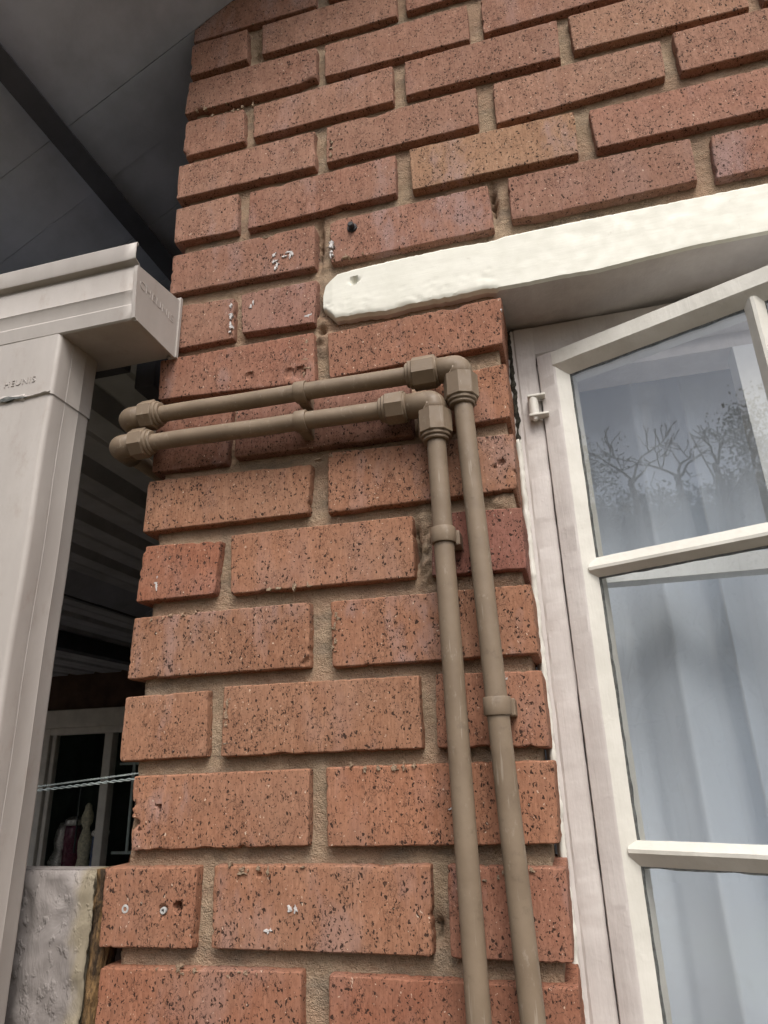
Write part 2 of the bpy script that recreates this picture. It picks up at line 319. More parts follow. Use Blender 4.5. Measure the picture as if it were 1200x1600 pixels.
wall=thing('brick_wall','speckled red brick corner wall with deep raked mortar joints carrying the brown pipes','wall',(0.23,0.05,-1.3))
COL={(5,2):(.225,.102,.078),(5,0):(.300,.130,.080),(11,2):(.325,.188,.118),(7,0):(.23,.112,.078),(7,1):(.24,.122,.090),(8,0):(.295,.148,.102),
     (9,1):(.265,.145,.112),(0,0):(.305,.135,.082),(0,1):(.292,.128,.079),(1,2):(.285,.138,.092),(1,0):(.310,.148,.091),(13,3):(.312,.180,.123),(6,1):(.320,.163,.102),
     (3,2):(.298,.142,.090),(2,1):(.312,.148,.089),(12,2):(.292,.162,.114),(11,3):(.288,.152,.109),(10,2):(.282,.148,.108),(10,1):(.286,.150,.108),(10,3):(.282,.148,.107),(8,1):(.300,.150,.098)}
HOLES={(1,0):[(.0823,.1258,.0048,.014),(.0651,.1221,.0052,.004)],(2,0):[(.0498,.2196,.0030,.010),(.028,.197,.0018,.004)],(4,0):[(.2185,.3605,.006,.004)],
       (10,0):[(.150,.9675,.007,.006),(.160,.9690,.006,.006)],(6,1):[(.448,.5675,.0042,.0045),(.440,.5635,.003,.003)],(8,0):[(.205,.730,.009,.0035),(.190,.732,.007,.003),(.135,.7385,.006,.003)],
       (1,1):[(.17,.155,.0028,.003)]}
ROUGHL={(2,0):3.2,(5,0):1.8,(4,0):1.2,(13,0):2.0,(12,0):1.6}
BRK={}
def make_brick(k,i,c):
    TL,TR,BRc,BL=c; L=.5*((TR[0]-TL[0])+(BRc[0]-BL[0])); H=.5*((TL[1]-BL[1])+(TR[1]-BRc[1]))
    holes=HOLES.get((k,i),[]); st=.0021 if holes else .0042
    vis=0<=k<=16 and c[0][0]<1.0
    if not vis: st=.02
    nx=max(6,int(L/st)); nzz=max(4,int(H/st)); ex=.0011/L; ez=.0011/H
    us=[0,ex]+[ex+(1-2*ex)*j/nx for j in range(1,nx)]+[1-ex,1]; ws=[0,ez]+[ez+(1-2*ez)*j/nzz for j in range(1,nzz)]+[1-ez,1]
    sd=k*13.7+i*5.31; rl=ROUGHL.get((k,i),1.0)
    def inset(e,x,amp=1.0):
        a=.0003*(nz(x*40,sd,e)+.4)+.0004*nz(x*170,sd+3,e)+.00035*nz(x*420,sd+5,e)
        b=max(0,nz(x*21,sd+9,e*3.1)-.46)*.015+max(0,nz(x*110,sd+4,e*1.7)-.36)*.0050+max(0,nz(x*300,sd+6,e*2.3)-.35)*.0022
        return (a+b)*amp,b*amp
    yo=R.uniform(-.0012,.0012); tx=R.uniform(-.004,.004); tz=R.uniform(-.008,.008)
    V=[];F=[];W=len(us)
    for w_ in ws:
        for u in us:
            x0=BL[0]+(BRc[0]-BL[0])*u; z0=BL[1]+(BRc[1]-BL[1])*u; x1=TL[0]+(TR[0]-TL[0])*u; z1=TL[1]+(TR[1]-TL[1])*u
            x=x0+(x1-x0)*w_; z=z0+(z1-z0)*w_
            dl,dr,db,dt=u*L,(1-u)*L,w_*H,(1-w_)*H; y=yo+tx*(u-.5)*.2+tz*(w_-.5)*.2
            y+=.00045*nz(x*40,z*40,sd)+.00025*nz(x*160,z*90,sd)
            px,pz=x,z
            for d,e,ax,sg,co,am in ((dl,1,0,1,z,rl),(dr,2,0,-1,z,1),(db,3,1,1,x,1.1),(dt,4,1,-1,x,.8)):
                if d<.013:
                    f=1-d/.013; a,b=inset(e,co,am)
                    if ax==0: px+=sg*a*f
                    else: pz+=sg*a*f
                    y+=b*f*f*.55
            m=min(dl,dr,db,dt); rr=.0024
            cx=min(dl,dr); cz=min(db,dt)
            if cx<rr and cz<rr:
                d=math.hypot(rr-cx,rr-cz)
                if d>rr:
                    s=1-rr/d; px+=(rr-cx)*s*(1 if dl<dr else -1); pz+=(rr-cz)*s*(1 if db<dt else -1)
            if m<1e-6: y+=.0010
            elif m<.0014: y+=.00015
            for hx,hz,hr,hd in holes:
                d=math.hypot(px-hx,(pz-hz)*.92)+.0006*nz(px*300,pz*300,sd)
                if d<hr: y+=hd*min(1,(hr-d)/.0010)
            V.append((px,y,pz))
    nW,nH=len(us),len(ws)
    for r in range(nH-1):
        for q in range(nW-1): F.append((r*nW+q,r*nW+q+1,(r+1)*nW+q+1,(r+1)*nW+q))
    loop=[q for q in range(nW)]+[r*nW+nW-1 for r in range(1,nH)]+[(nH-1)*nW+q for q in range(nW-2,-1,-1)]+[r*nW for r in range(nH-2,0,-1)]
    prev=loop
    for yy,gr in ((.005,.0006),(.012,.0008),(.104,.0008)):
        b=len(V)
        for li in loop:
            x,y,z=V[li]; g=gr*(1+.8*nz(x*50,z*50,yy*90+sd))
            x+=g*(1 if (x>.5*(TL[0]+TR[0])) else -1)*(1 if li in(loop[0],) or li%nW in(0,nW-1) else 0)
            z+=g*(1 if z>.5*(TL[1]+BL[1]) else -1)*(1 if li<nW or li>=(nH-1)*nW else 0)
            V.append((x,yy,z))
        n=len(loop); cur=list(range(b,b+n))
        for j in range(n): F.append((prev[j],prev[(j+1)%n],cur[(j+1)%n],cur[j]))
        prev=cur
    F.append(tuple(prev))
    o=mesh_obj('brick',V,F,'brick',wall,((TL[0]+TR[0])/2,.05,BL[1])); sharp(o,33)
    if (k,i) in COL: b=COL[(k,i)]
    elif k>=9: b=(.276,.150,.106)  # upper courses: greying from lens haze and light put into the brick colour
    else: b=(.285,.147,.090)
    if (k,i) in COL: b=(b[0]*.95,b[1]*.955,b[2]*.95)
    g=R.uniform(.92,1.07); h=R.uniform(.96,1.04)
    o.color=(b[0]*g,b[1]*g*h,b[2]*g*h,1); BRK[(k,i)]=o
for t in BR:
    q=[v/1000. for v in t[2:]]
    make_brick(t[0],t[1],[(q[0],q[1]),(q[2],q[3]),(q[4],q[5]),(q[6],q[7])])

# mortar: one raked sheet with its skirt and the core behind it
LUMP=[(.3555,.482,.013,.045,.0085),(.3530,.450,.012,.018,.006),(.2345,.905,.011,.045,.005),(.2340,.800,.012,.030,.0055),(.115,1.375,.010,.030,-.010),(.2325,.775,.008,.02,.006),(.45,.525,.03,.010,.006),(.44,.437,.04,.008,.004),(.2285,.935,.0042,.034,-.022),(.3455,.478,.0042,.03,-.022),(.4705,.945,.0042,.025,-.02),(.3475,.108,.0042,.012,-.02),(.2325,.83,.006,.012,-.02),(.2330,.792,.005,.006,-.016)]
def mort_y(x,z):
    y=.0120+.0013*nz(x*28,z*28,1.3)+.0011*nz(x*85,z*85,4.1)+.0008*nz(x*240,z*240,7.7)
    for lx,lz,rx,rz,a in LUMP:
        g=math.exp(-((x-lx)/rx)**2-((z-lz)/rz)**2)
        if g>.02: y-=a*g*(1+.9*nz(x*120,z*120,9.)+.5*nz(x*260,z*260,3.))
    return y
V=[];F=[]
def mgrid(x0,x1,z0,z1,s):
    nx=max(1,int((x1-x0)/s)); nn=max(1,int((z1-z0)/s)); b=len(V)
    for j in range(nn+1):
        for i in range(nx+1):
            x=x0+(x1-x0)*i/nx; z=z0+(z1-z0)*j/nn; y=mort_y(x,z)
            if i==0: x+=.002*nz(z*70,2.)+.0012*nz(z*220,5.)
            V.append((x,y,z))
    for j in range(nn):
        for i in range(nx):
            a=b+j*(nx+1)+i; F.append((a,a+1,a+nx+2,a+nx+1))
    for i0,st in ((0,nx+1),(nx,nx+1)):
        e=len(V)
        for j in range(nn+1): x,y,z=V[b+j*st+i0]; V.append((x,.10,z))
        for j in range(nn): F.append((b+j*st+i0,b+(j+1)*st+i0,e+j+1,e+j))
mgrid(.0135,.4575,-.01,.792,.0036); mgrid(.0135,.4575,.792,1.50,.0036); mgrid(.4575,1.02,.815,1.50,.0036); mgrid(.0135,.4575,-1.3,-.01,.04); mgrid(1.02,1.9,.815,1.50,.03); mgrid(.06,1.9,1.50,2.3,.05)
box(V,F,.02,.452,.03,.099,-1.3,.79); box(V,F,.02,.452,.03,.099,.79,2.3); box(V,F,.453,1.9,.03,.099,.82,2.3)
mesh_obj('mortar',V,F,'mortar',wall,(.23,.05,-1.3),smooth=True)
# side return of the house running back along the veranda
V=[];F=[]; box(V,F,.012,.098,.106,3.4,-1.3,1.45); mesh_obj('return_wall',V,F,'mortar',wall)

# concrete lintel with broken painted end
def interp(pl,x):
    if x<=pl[0][0]: return pl[0][1]
    for (a,b),(c_,d) in zip(pl,pl[1:]):
        if x<=c_: return b+(d-b)*(x-a)/max(1e-6,c_-a)
    return pl[-1][1]
lt=[(a/1000,b/1000) for a,b in LT if (a,b)not in((238,814),)]+[(1.65,.873)]; lb=[(a/1000,b/1000) for a,b in LB]+[(1.65,.802)]
V=[];F=[]; xs=[.2375+.0016*j for j in range(12)]+[.2575+.0036*j for j in range(150)]+[.80+.05*j for j in range(18)]; nr=26
for x in xs:
    zt=interp(lt,x)+.0009*nz(x*120,1.)+.0007*nz(x*330,2.); rgh=1.0 if x<.465 else .35
    zb=interp(lb,x)+(.0016*nz(x*90,6.)+.0012*nz(x*260,3.))*rgh
    if x<.243: zt=min(zt,.848+(x-.2375)*2.6+.003*nz(x*900,3.)); zb=max(zb,.814-(x-.2375)*1.6+.003*nz(x*900,8.))
    for j in range(nr+1):
        v=j/nr; z=zb+(zt-zb)*v; e=min(v,1-v)*(zt-zb); y=-.0035+.0003*nz(x*25,z*60,5.)+.0001*nz(x*90,z*200,2.)
        rt=.0018 if v>.5 else .006*rgh+.0018
        if e<rt: y+=(rt-math.sqrt(max(0,rt*rt-(rt-e)**2)))*.9
        if x<.250: y+=(.250-x)*.15
        if v<.45 and rgh>.9: y+=.0030*max(0,nz(x*60,z*80,11.)-.1)*(1-v/.45)+.0022*max(0,nz(x*190,z*230,12.)-.2)
        d=math.hypot(x-.281,z-.854)
        if d<.0062: y+=.007*min(1,(.0062-d)/.002)
        V.append((x,y,z))
n=nr+1
for i in range(len(xs)-1):
    for j in range(nr): a=i*n+j; F.append((a,a+n,a+n+1,a+1))
b=len(V)
for i in range(len(xs)): V.append((xs[i],.105,V[i*n][2]+.0005)); V.append((xs[i],.105,V[i*n+nr][2]))
for i in range(len(xs)-1):
    F.append((i*n,b+2*i,b+2*i+2,(i+1)*n)); F.append((i*n+nr,(i+1)*n+nr,b+2*i+3,b+2*i+1))
F.append(tuple([j for j in range(n)]+[b+1,b]))
lo=mesh_obj('lintel',V,F,'lintel',wall,smooth=False); sharp(lo,24)
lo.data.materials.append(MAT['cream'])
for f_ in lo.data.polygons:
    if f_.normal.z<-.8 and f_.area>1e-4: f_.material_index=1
lo['label']='cream painted concrete lintel with a broken left end'

# bolt, plugs and white splashes fixed in single bricks
bo=lathe('bolt',(.2784,.003,.9455),(0,-1,0),[(0,.0070),(.0040,.0070),(.0048,.0062),(.0049,.0045),(.0105,.0043),(.0118,.0032),(.0119,.0001)],'screw',BRK[(10,1)])
def plug(x,z,key,r=.0042):
    lathe('wall_plug',(x,.006,z),(0,-1,0),[(0,r*.9),(.0062,r),(.0070,r*.92),(.0071,r*.5),(.0040,r*.42),(.0038,.0001)],'plug',BRK[key])
plug(.0211,.1231,(1,0)); plug(.0651,.1221,(1,0),.0034)
def splash(key,x,z,rx,rz,n,seed,name='paint_splash',mat='white'):
    r=random.Random(seed); V=[];F=[]
    for _ in range(n):
        cx=x+r.gauss(0,rx*.5); cz=z+r.gauss(0,rz*.5); s=r.uniform(.0010,.0034); b=len(V); k=13; el=r.uniform(.5,1.8)
        ql=[]
        for j in range(k):
            a=2*math.pi*j/k; q=s*(.25+.95*r.random()); ql.append((cx+q*math.cos(a)/el,cz+q*el*math.sin(a)))
        y0=-.0013-r.uniform(0,.0004)
        V+= [(a,.003,c_) for a,c_ in ql]+[(a,y0,c_) for a,c_ in ql]+[(cx,y0-.0001,cz)]
        for j in range(k):
            F.append((b+j,b+(j+1)%k,b+k+(j+1)%k,b+k+j)); F.append((b+k+j,b+k+(j+1)%k,b+2*k))
    mesh_obj(name,V,F,mat,BRK[key])
splash((8,1),.454,.763,.012,.008,16,1); splash((10,0),.166,.916,.004,.014,8,2); splash((10,0),.190,.922,.012,.006,8,3)
splash((10,1),.2485,.913,.0016,.014,11,5); splash((9,0),.1025,.835,.0014,.024,10,6); splash((9,1),.218,.815,.007,.002,4,7)
splash((5,0),.024,.464,.0012,.010,5,8); splash((3,2),.432,.332,.003,.003,4,9); splash((2,1),.372,.214,.006,.003,4,10)
splash((1,1),.205,.126,.003,.003,3,11); splash((1,1),.182,.1065,.003,.003,3,12); splash((9,1),.133,.850,.004,.008,4,14)
MS=[((10,1),.272,.898,.02,.003,6),((14,0),.05,1.256,.03,.003,8),((13,0),.085,1.232,.03,.004,8),((6,1),.25,.606,.02,.004,6),((4,1),.252,.38,.003,.05,8),((2,1),.30,.252,.05,.003,9),((1,1),.16,.160,.05,.003,9),
    ((8,0),.215,.75,.006,.03,6),((0,0),.12,.071,.06,.003,9),((3,1),.126,.30,.003,.04,8),((12,1),.25,1.10,.004,.03,6),((5,1),.20,.449,.05,.002,6),((1,2),.42,.158,.04,.004,7),((4,0),.06,.427,.05,.003,6)]
for i_,(k_,x_,z_,a_,b_,n_) in enumerate(MS): splash(k_,x_,z_,a_,b_,n_,40+i_,'mortar_smear','mortar')
# ------------------------------------------------------------------ brown water pipes
PY=-.028; PR=.0107
OCT=math.pi/8
def arc(c,a,b,r,n=10):
    """rounded corner at c between unit directions a (incoming side) and b (outgoing side)"""
    c=Vector(c);a=Vector(a);b=Vector(b); o=c+a*r+b*r
    return [o-b*r*math.cos(t)-a*r*math.sin(t) for t in [math.pi/2*j/n for j in range(n+1)]]
def nut(parent,o,d,length,ph=OCT,collar=1):
    R8=.0198
    lathe('coupling_nut',o,d,[(0,R8*.90),(.0012,R8),(length-.0012,R8),(length,R8*.93)],'pipe',parent,8,ph,20)
    o=Vector(o); d=Vector(d)
    c0=o+d*(length if collar>0 else 0); dd=d*(1 if collar>0 else -1)
    lathe('collar',c0-dd*.0005,dd,[(0,.0168),(.0035,.0168),(.0045,.0158),(.0046,.0146),(.0075,.0146),(.0085,.0136),(.0086,.0108)],'pipe',parent,28)
def clip(parent,p,d,wd):
    p=Vector(p); d=Vector(d)
    lathe('pipe_clip',p-d*wd/2,d,[(0,.0106),(0.0001,.0129),(.0010,.0134),(wd-.0010,.0134),(wd-.0001,.0129),(wd,.0106)],'pipe',parent,28)
    if abs(d.z)>.5: dm=(p.x-.0125,p.x+.0165,p.y+.006,.004,p.z-wd*.42-.002,p.z+wd*.42)
    else: dm=(p.x-wd*.42,p.x+wd*.42,p.y+.006,.004,p.z-.0125,p.z+.0125)
    boxobj('clip_base',dm,'pipe',parent,.0012)
def pipe_run(label,xe,ze,xl,zl,xb,nutL,nutH,nutV,clipx,clipz,ph,):
    """corner elbow (xe,ze); horizontal runs left to xl; vertical drops to xb at z=.05"""
    t=thing('water_pipe',label,'pipe',(xe,PY,-1.3),'brown water pipes on the brick wall')
    hz=lambda x: zl+(ze-zl)*(x-xl)/(xe-xl)
    vx=lambda z: xe+(xb-xe)*min(1.0,(ze-z)/(ze-.05)) if z>.05 else xb
    # horizontal tube
    n=60; pth=[Vector((nutL[1]-.01+(nutH[0]+.012-nutL[1])*j/n,PY+.0005*nz(j*.11,ph),0)) for j in range(n+1)]
    for p in pth: p.z=hz(p.x)+.0005*nz(p.x*9,ph)
    vs,fs=sweep(pth,[PR]*len(pth),28); mesh_obj('horizontal_tube',vs,fs,'pipe',t,smooth=True)
    n=80; z0=nutV[1]+.01; pth=[Vector((vx(z0-(z0+1.25)*(j/n)),PY+.0012*nz(j*.12,ph+3),z0-(z0+1.25)*j/n)) for j in range(n+1)]
    vs,fs=sweep(pth,[PR]*len(pth),28); mesh_obj('vertical_tube',vs,fs,'pipe',t,smooth=True)
    # elbow on the wall
    ER=.0150
    a=[Vector((nutH[1]-.004,PY,ze)),Vector((xe-.0075,PY,ze))]; pth=a+arc((xe,PY,ze),(-1,0,0),(0,0,-1),.0065)[::1]+[Vector((xe,PY,nutV[0]-.004))]
    vs,fs=sweep(pth,[ER]*len(pth),28); mesh_obj('elbow',vs,fs,'pipe',t,smooth=True)
    lathe('elbow_rim',(nutH[1]-.0005,PY,ze),(1,0,0),[(0,.0172),(.0022,.0172),(.0030,.0160),(.0031,.0140)],'pipe',t,28)
    nut(t,(nutH[0],PY,hz(nutH[0])),(1,0,0),nutH[1]-nutH[0],ph,-1)
    nut(t,(vx(nutV[0]),PY,nutV[0]),(0,0,-1),nutV[0]-nutV[1],0.0 if ph>.3 else .12,1)
    # elbow round the house corner
    zc=hz(xl); nut(t,(nutL[0],PY,zc),(1,0,0),nutL[1]-nutL[0],OCT,1)
    pth=[Vector((nutL[0]+.004,PY,zc)),Vector((xl+.0090,PY,zc))]+arc((xl,PY,zc),(1,0,0),(0,1,0),.0080)+[Vector((xl,PY+.030,zc))]
    vs,fs=sweep(pth,[ER]*len(pth),28); mesh_obj('elbow',vs,fs,'pipe',t,smooth=True)
    vs,fs=sweep([Vector((xl,PY+.028,zc)),Vector((xl,1.2,zc))],[PR,PR],24); mesh_obj('return_tube',vs,fs,'pipe',t,smooth=True)
    clip(t,(clipx,PY,hz(clipx)),(1,0,0),.0145); clip(t,(vx(clipz),PY,clipz),(0,0,1),.0170)
    return t
pipe_run('outer brown plastic pipe, upper horizontal run, dropping nearer the window frame',.4125,.6805,-.0215,.6865,.4309,(.0010,.0205),(.3585,.3860),(.6680,.6380),.2190,.3038,OCT)
pipe_run('inner brown plastic pipe, lower horizontal run, dropping farther from the window frame',.3805,.6400,-.0310,.6478,.3862,(-.0085,.0115),(.3255,.3475),(.6275,.5985),.2203,.4797,.15)

# ------------------------------------------------------------------ window
win=thing('window','cream painted timber window with its multi pane sash swung open','window',(.49,.08,-.5))
def wavy_bar(name,prof,a,b,mat,parent,n,xf,jit=.0005,seed=0):
    """extrude closed profile [(p,q)] along t from a to b; xf(t,p,q)->world"""
    V=[];F=[];m=len(prof)
    for j in range(n+1):
        t=a+(b-a)*j/n
        for i,(p,q) in enumerate(prof): V.append(xf(t,p+jit*nz(t*35,i*3.1,seed)+jit*.6*nz(t*120,i*1.7,seed+4),q+jit*nz(t*45,i*2.3,seed+8)))
        if j:
            for i in range(m): c0=(j-1)*m; F.append((c0+i,c0+(i+1)%m,c0+m+(i+1)%m,c0+m+i))
    F.append(tuple(range(m))); F.append(tuple(n*m+i for i in range(m)))
    return sharp(mesh_obj(name,V,F,mat,parent),28)
up=lambda t,p,q:(p,q,t)      # along z : p=x q=y
al=lambda t,p,q:(t,q,p)      # along x : p=z q=y
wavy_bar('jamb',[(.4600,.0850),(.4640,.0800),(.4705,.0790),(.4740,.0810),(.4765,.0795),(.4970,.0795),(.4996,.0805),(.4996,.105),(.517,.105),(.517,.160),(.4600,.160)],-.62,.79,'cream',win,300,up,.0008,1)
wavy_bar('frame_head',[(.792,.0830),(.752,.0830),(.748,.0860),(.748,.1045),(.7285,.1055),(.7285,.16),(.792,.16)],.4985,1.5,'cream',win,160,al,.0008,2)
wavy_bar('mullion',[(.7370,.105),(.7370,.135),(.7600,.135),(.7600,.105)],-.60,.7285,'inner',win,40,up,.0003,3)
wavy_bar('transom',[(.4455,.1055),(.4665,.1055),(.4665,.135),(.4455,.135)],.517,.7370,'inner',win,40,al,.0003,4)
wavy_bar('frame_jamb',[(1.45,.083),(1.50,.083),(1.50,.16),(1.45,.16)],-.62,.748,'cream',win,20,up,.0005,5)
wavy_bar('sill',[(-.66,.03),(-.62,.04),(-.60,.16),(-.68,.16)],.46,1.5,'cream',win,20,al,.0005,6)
TH=math.radians(23); HX,HY=.4995,.0760; ct,sn=math.cos(TH),math.sin(TH)
def S(s,d,z): return (HX+s*ct-d*sn, HY-s*sn-d*ct, z)
sv=lambda t,p,q:S(p,q,t)     # along z
sh=lambda t,p,q:S(t,q,p)     # along s
D=-.0115; BK=-.036; SW=.497; ZT,ZB=.7420,-.412
sash=wavy_bar('sash',[(.0000,-.003),(.0020,.0),(.0215,.0),(.0240,-.0012),(.0372,D),(.0372,BK),(.0005,BK)],ZB,ZT-.0005,'sash',win,260,sv,.0004,11)
sash.data.materials.append(MAT['cream'])
for f_ in sash.data.polygons:
    c_=f_.center+ORG[sash.name]; s_=(c_.x-HX)*ct-(c_.y-HY)*sn
    if s_<.0235: f_.material_index=1
sash['label']='outward opening sash divided by slim glazing bars'
ORG[sash.name]=ORG[sash.name]
wavy_bar('top_rail',[(ZT,-.002),(ZT-.002,.0008),(.7215,.0008),(.7195,-.0006),(.7072,D),(.7072,BK),(ZT,BK)],.0212,SW,'sash',sash,150,sh,.0003,12)
wavy_bar('bottom_rail',[(ZB,.0006),(ZB+.045,.0006),(ZB+.062,D),(ZB+.062,BK),(ZB,BK)],.0215,SW,'sash',sash,40,sh,.0003,13)
wavy_bar('stile',[(SW,.0),(SW-.024,.0),(SW-.043,D),(SW-.043,BK),(SW,BK)],ZB,ZT,'sash',sash,60,sv,.0003,14)
for zc,sd_,dz_ in ((.4530,15,.0032),(.1680,16,-.0013),(-.1170,17,-.005)):
    wavy_bar('glazing_bar',[(zc-.0118+dz_,D),(zc-.0008,-.0030),(zc+.0026,-.0030),(zc+.0112+dz_,D),(zc+.009+dz_,BK+.006),(zc-.009+dz_,BK+.006)], .0300,SW-.030,'sash',sash,120,sh,.0003,sd_)
wavy_bar('glazing_bar',[(.2385,D),(.2470,-.0030),(.2505,-.0030),(.2585,D),(.2575,BK+.006),(.2415,BK+.006)],ZB+.05,.7135,'sash',sash,120,sv,.0003,18)
pz=[(.4674,.7074),(.1779,.4445),(-.1108,.1550),(-.352,-.1337)]
for z0,z1 in pz:
    for s0,s1 in ((.0371,.2387),(.2583,SW-.043)):
        V=[];F=[]; box(V,F,s0-.004,s1+.004,D-.0042,D-.0012,z0-.004,z1+.004); V=[S(a,b_,c_) for a,b_,c_ in V]; mesh_obj('pane',V,F,'glass',sash)
        # perished putty line round the pane
        V=[];F=[]; n=50; e=.0016
        for (a,b_,hor) in (((s0,z0),(s0,z1),0),((s0,z1),(s1,z1),1)):
            bI=len(V)
            for j in range(n+1):
                f=j/n; s_=a[0]+(b_[0]-a[0])*f; z_=a[1]+(b_[1]-a[1])*f; w_=e*(.9+.9*nz(s_*60,z_*60,3.))+.0004
                if hor: V+=[S(s_,D-.0002,z_+.001),S(s_,D-.0002,z_-w_),S(s_,D-.0040,z_-w_)]
                else: V+=[S(s_-.001,D-.0002,z_),S(s_+w_,D-.0002,z_),S(s_+w_,D-.0040,z_)]
                if j:
                    q=bI+3*(j-1); F+=[(q,q+1,q+4,q+3),(q+1,q+2,q+5,q+4)]
        mesh_obj('putty',V,F,'putty',sash)
# hinge knuckle with its two painted plates
hv,hf=[],[]
lathe('hinge',(.4900,.0710,.6560),(0,0,1),[(0,.0050),(.0005,.0062),(.0245,.0062),(.0250,.0052)],'sash',sash,18)
for z0,ln in ((.6535,.024),(.6800,.022)):
    boxobj('hinge_plate',(.4835,.4835+ln,.0640,.0780,z0,z0+.0032),'sash',sash,.001)
lathe('hinge_pin',(.4905,.0700,.6485),(0,0,1),[(0,.0018),(.0012,.0034),(.0055,.0040)],'sash',sash,14)
V=[];F=[]
for j in range(61):
    z=.615+.175*j/60; a=.4640+.0012*nz(z*90,1.); b_=.4708+.0022*nz(z*60,5.)+.0022*nz(z*170,2.)-.003*max(0,(.66-z)/.045); yy=.0765+.002*nz(z*80,7.)
    V+=[(a,yy+.004,z),(b_,yy,z),(b_,.10,z),(a,.10,z)]
    if j: q_=4*(j-1); F+=[(q_+i,q_+(i+1)%4,q_+4+(i+1)%4,q_+4+i) for i in range(4)]
F+=[(0,1,2,3),(240,241,242,243)]
mesh_obj('old_sealant',V,F,'moss',win,smooth=True)
V=[];F=[]
for j in range(241):
    z=-.30+.93*j/240; a=.4625; b_=.4700+.0016*nz(z*45,5.)+.0014*nz(z*150,2.); yy=.0755+.0022*nz(z*60,7.)+.0015*nz(z*190,3.)
    V+=[(a,yy+.003,z),((a+b_)/2,yy-.0012*abs(nz(z*120,8.)),z),(b_,yy+.0035,z),(b_,.10,z),(a,.10,z)]
    if j: q_=5*(j-1); F+=[(q_+i,q_+(i+1)%5,q_+5+(i+1)%5,q_+5+i) for i in range(5)]
F+=[tuple(range(5)),tuple(1200+i for i in range(5))]
mesh_obj('painted_filler',V,F,'sash',win,smooth=True)
# room and curtain behind
V=[];F=[]; box(V,F,.10,2.2,.165,2.8,-1.2,1.25); tag(mesh_obj('room',V,[f for f in F if f!=(0,1,5,4)],'room'),kind='structure')
V=[];F=[]; nx=420; nn=26
for j in range(nn+1):
    z=-.75+1.60*j/nn
    for i in range(nx+1):
        x=.42+1.05*i/nx; fl=.75+.25*(1-j/nn)
        ph_=x*62+1.6*math.sin(x*19)+.12*math.sin(z*3); f=(abs(math.sin(ph_*.5))**.7-.5)*.040+math.sin(x*27+2*math.sin(x*11)+.2*z)*.012+.004*nz(x*40,z*1.5)
        V.append((x+.006*math.sin(x*70),  .196+f*fl*.7,z))
for j in range(nn):
    for i in range(nx): a=j*(nx+1)+i; F.append((a,a+1,a+nx+2,a+nx+1))
tag(mesh_obj('curtain',V,F,'curtain',smooth=True),'pale grey blue sheer curtain hanging in folds behind the window panes','curtain')

# ------------------------------------------------------------------ gutter and downpipe
XE=.0226
gut=thing('gutter','painted metal box gutter along the veranda eave, ending against the brick corner','gutter',(-.6,-.05,.786))
gp=[(.0,.886),(.0,.7905),(-.094,.7860),(-.0962,.7880),(-.0985,.8060),(-.0972,.8085),(-.0993,.8240),(-.1010,.8268),(-.0998,.8295),(-.1022,.8530),(-.1015,.8620),(-.0995,.8645),(-.1000,.8665),(-.1085,.8690),(-.1095,.8715),(-.1100,.8930),(-.1080,.8955),(-.1055,.8945),(-.1055,.890)]
V=[];F=[]; n=70; m=len(gp)
for j in range(n+1):
    x=-2.6+(XE+2.6)*(j/n)**.5
    for y,z in gp: V.append((x,y+.0006*nz(x*8,z*20),z+.0006*nz(x*6,z*9,3.)))
    if j:
        for i in range(m-1): c0=(j-1)*m; F.append((c0+i,c0+i+1,c0+m+i+1,c0+m+i))
tr=mesh_obj('trough',V,F,'gutter',gut); sharp(tr,30)
sm=tr.modifiers.new('thick','SOLIDIFY'); sm.thickness=.0012; sm.offset=-1
cp=[(-.0015,.8800),(-.0015,.7885),(-.0935,.7845),(-.0975,.7870),(-.1000,.8060),(-.1035,.8530),(-.1030,.8625)]
V=[(XE+.0012,y,z) for y,z in cp]+[(XE-.004,y,z) for y,z in cp]; k=len(cp)
F=[tuple(range(k)),tuple(range(k,2*k))]+[(i,(i+1)%k,k+(i+1)%k,k+i) for i in range(k)]
cap=mesh_obj('end_cap',V,F,'gutter',gut)
V=[];F=[]; box(V,F,XE-.010,XE+.0035,-.0060,-.0012,.786,.8840); mesh_obj('cap_flange',V,F,'gutter',cap)
V=[];F=[]; box(V,F,XE-.001,XE+.0022,-.0945,-.0060,.7842,.7868); mesh_obj('cap_seam',V,F,'gutter',cap)
def letters(txt,size,xf,mat,parent,th=.0007):
    cu=bpy.data.curves.new('lettering','FONT'); cu.body=txt; cu.size=size; cu.extrude=th; cu.bevel_depth=.00025; cu.space_character=1.15; cu.resolution_u=3; cu.offset=-.0003
    to=bpy.data.objects.new('lettering_source',cu); col.objects.link(to); bpy.context.view_layer.update()
    me=bpy.data.meshes.new_from_object(to.evaluated_get(bpy.context.evaluated_depsgraph_get()))
    vs=[xf(v.co) for v in me.vertices]; fs=[tuple(p.vertices) for p in me.polygons]
    bpy.data.objects.remove(to); bpy.data.curves.remove(cu); bpy.data.meshes.remove(me)
    return mesh_obj('embossed_lettering',vs,fs,mat,parent)
letters('CHEUNIS',.0165,lambda c:(XE+.0010+c.z,-.0965+c.x*1.06,.8345+c.y-c.x*.02),'gutter',cap,.0004)
dp=thing('downpipe','square pale grey downpipe below the gutter with cracked paint at its joint','downpipe',(-.136,-.058,-1.3))
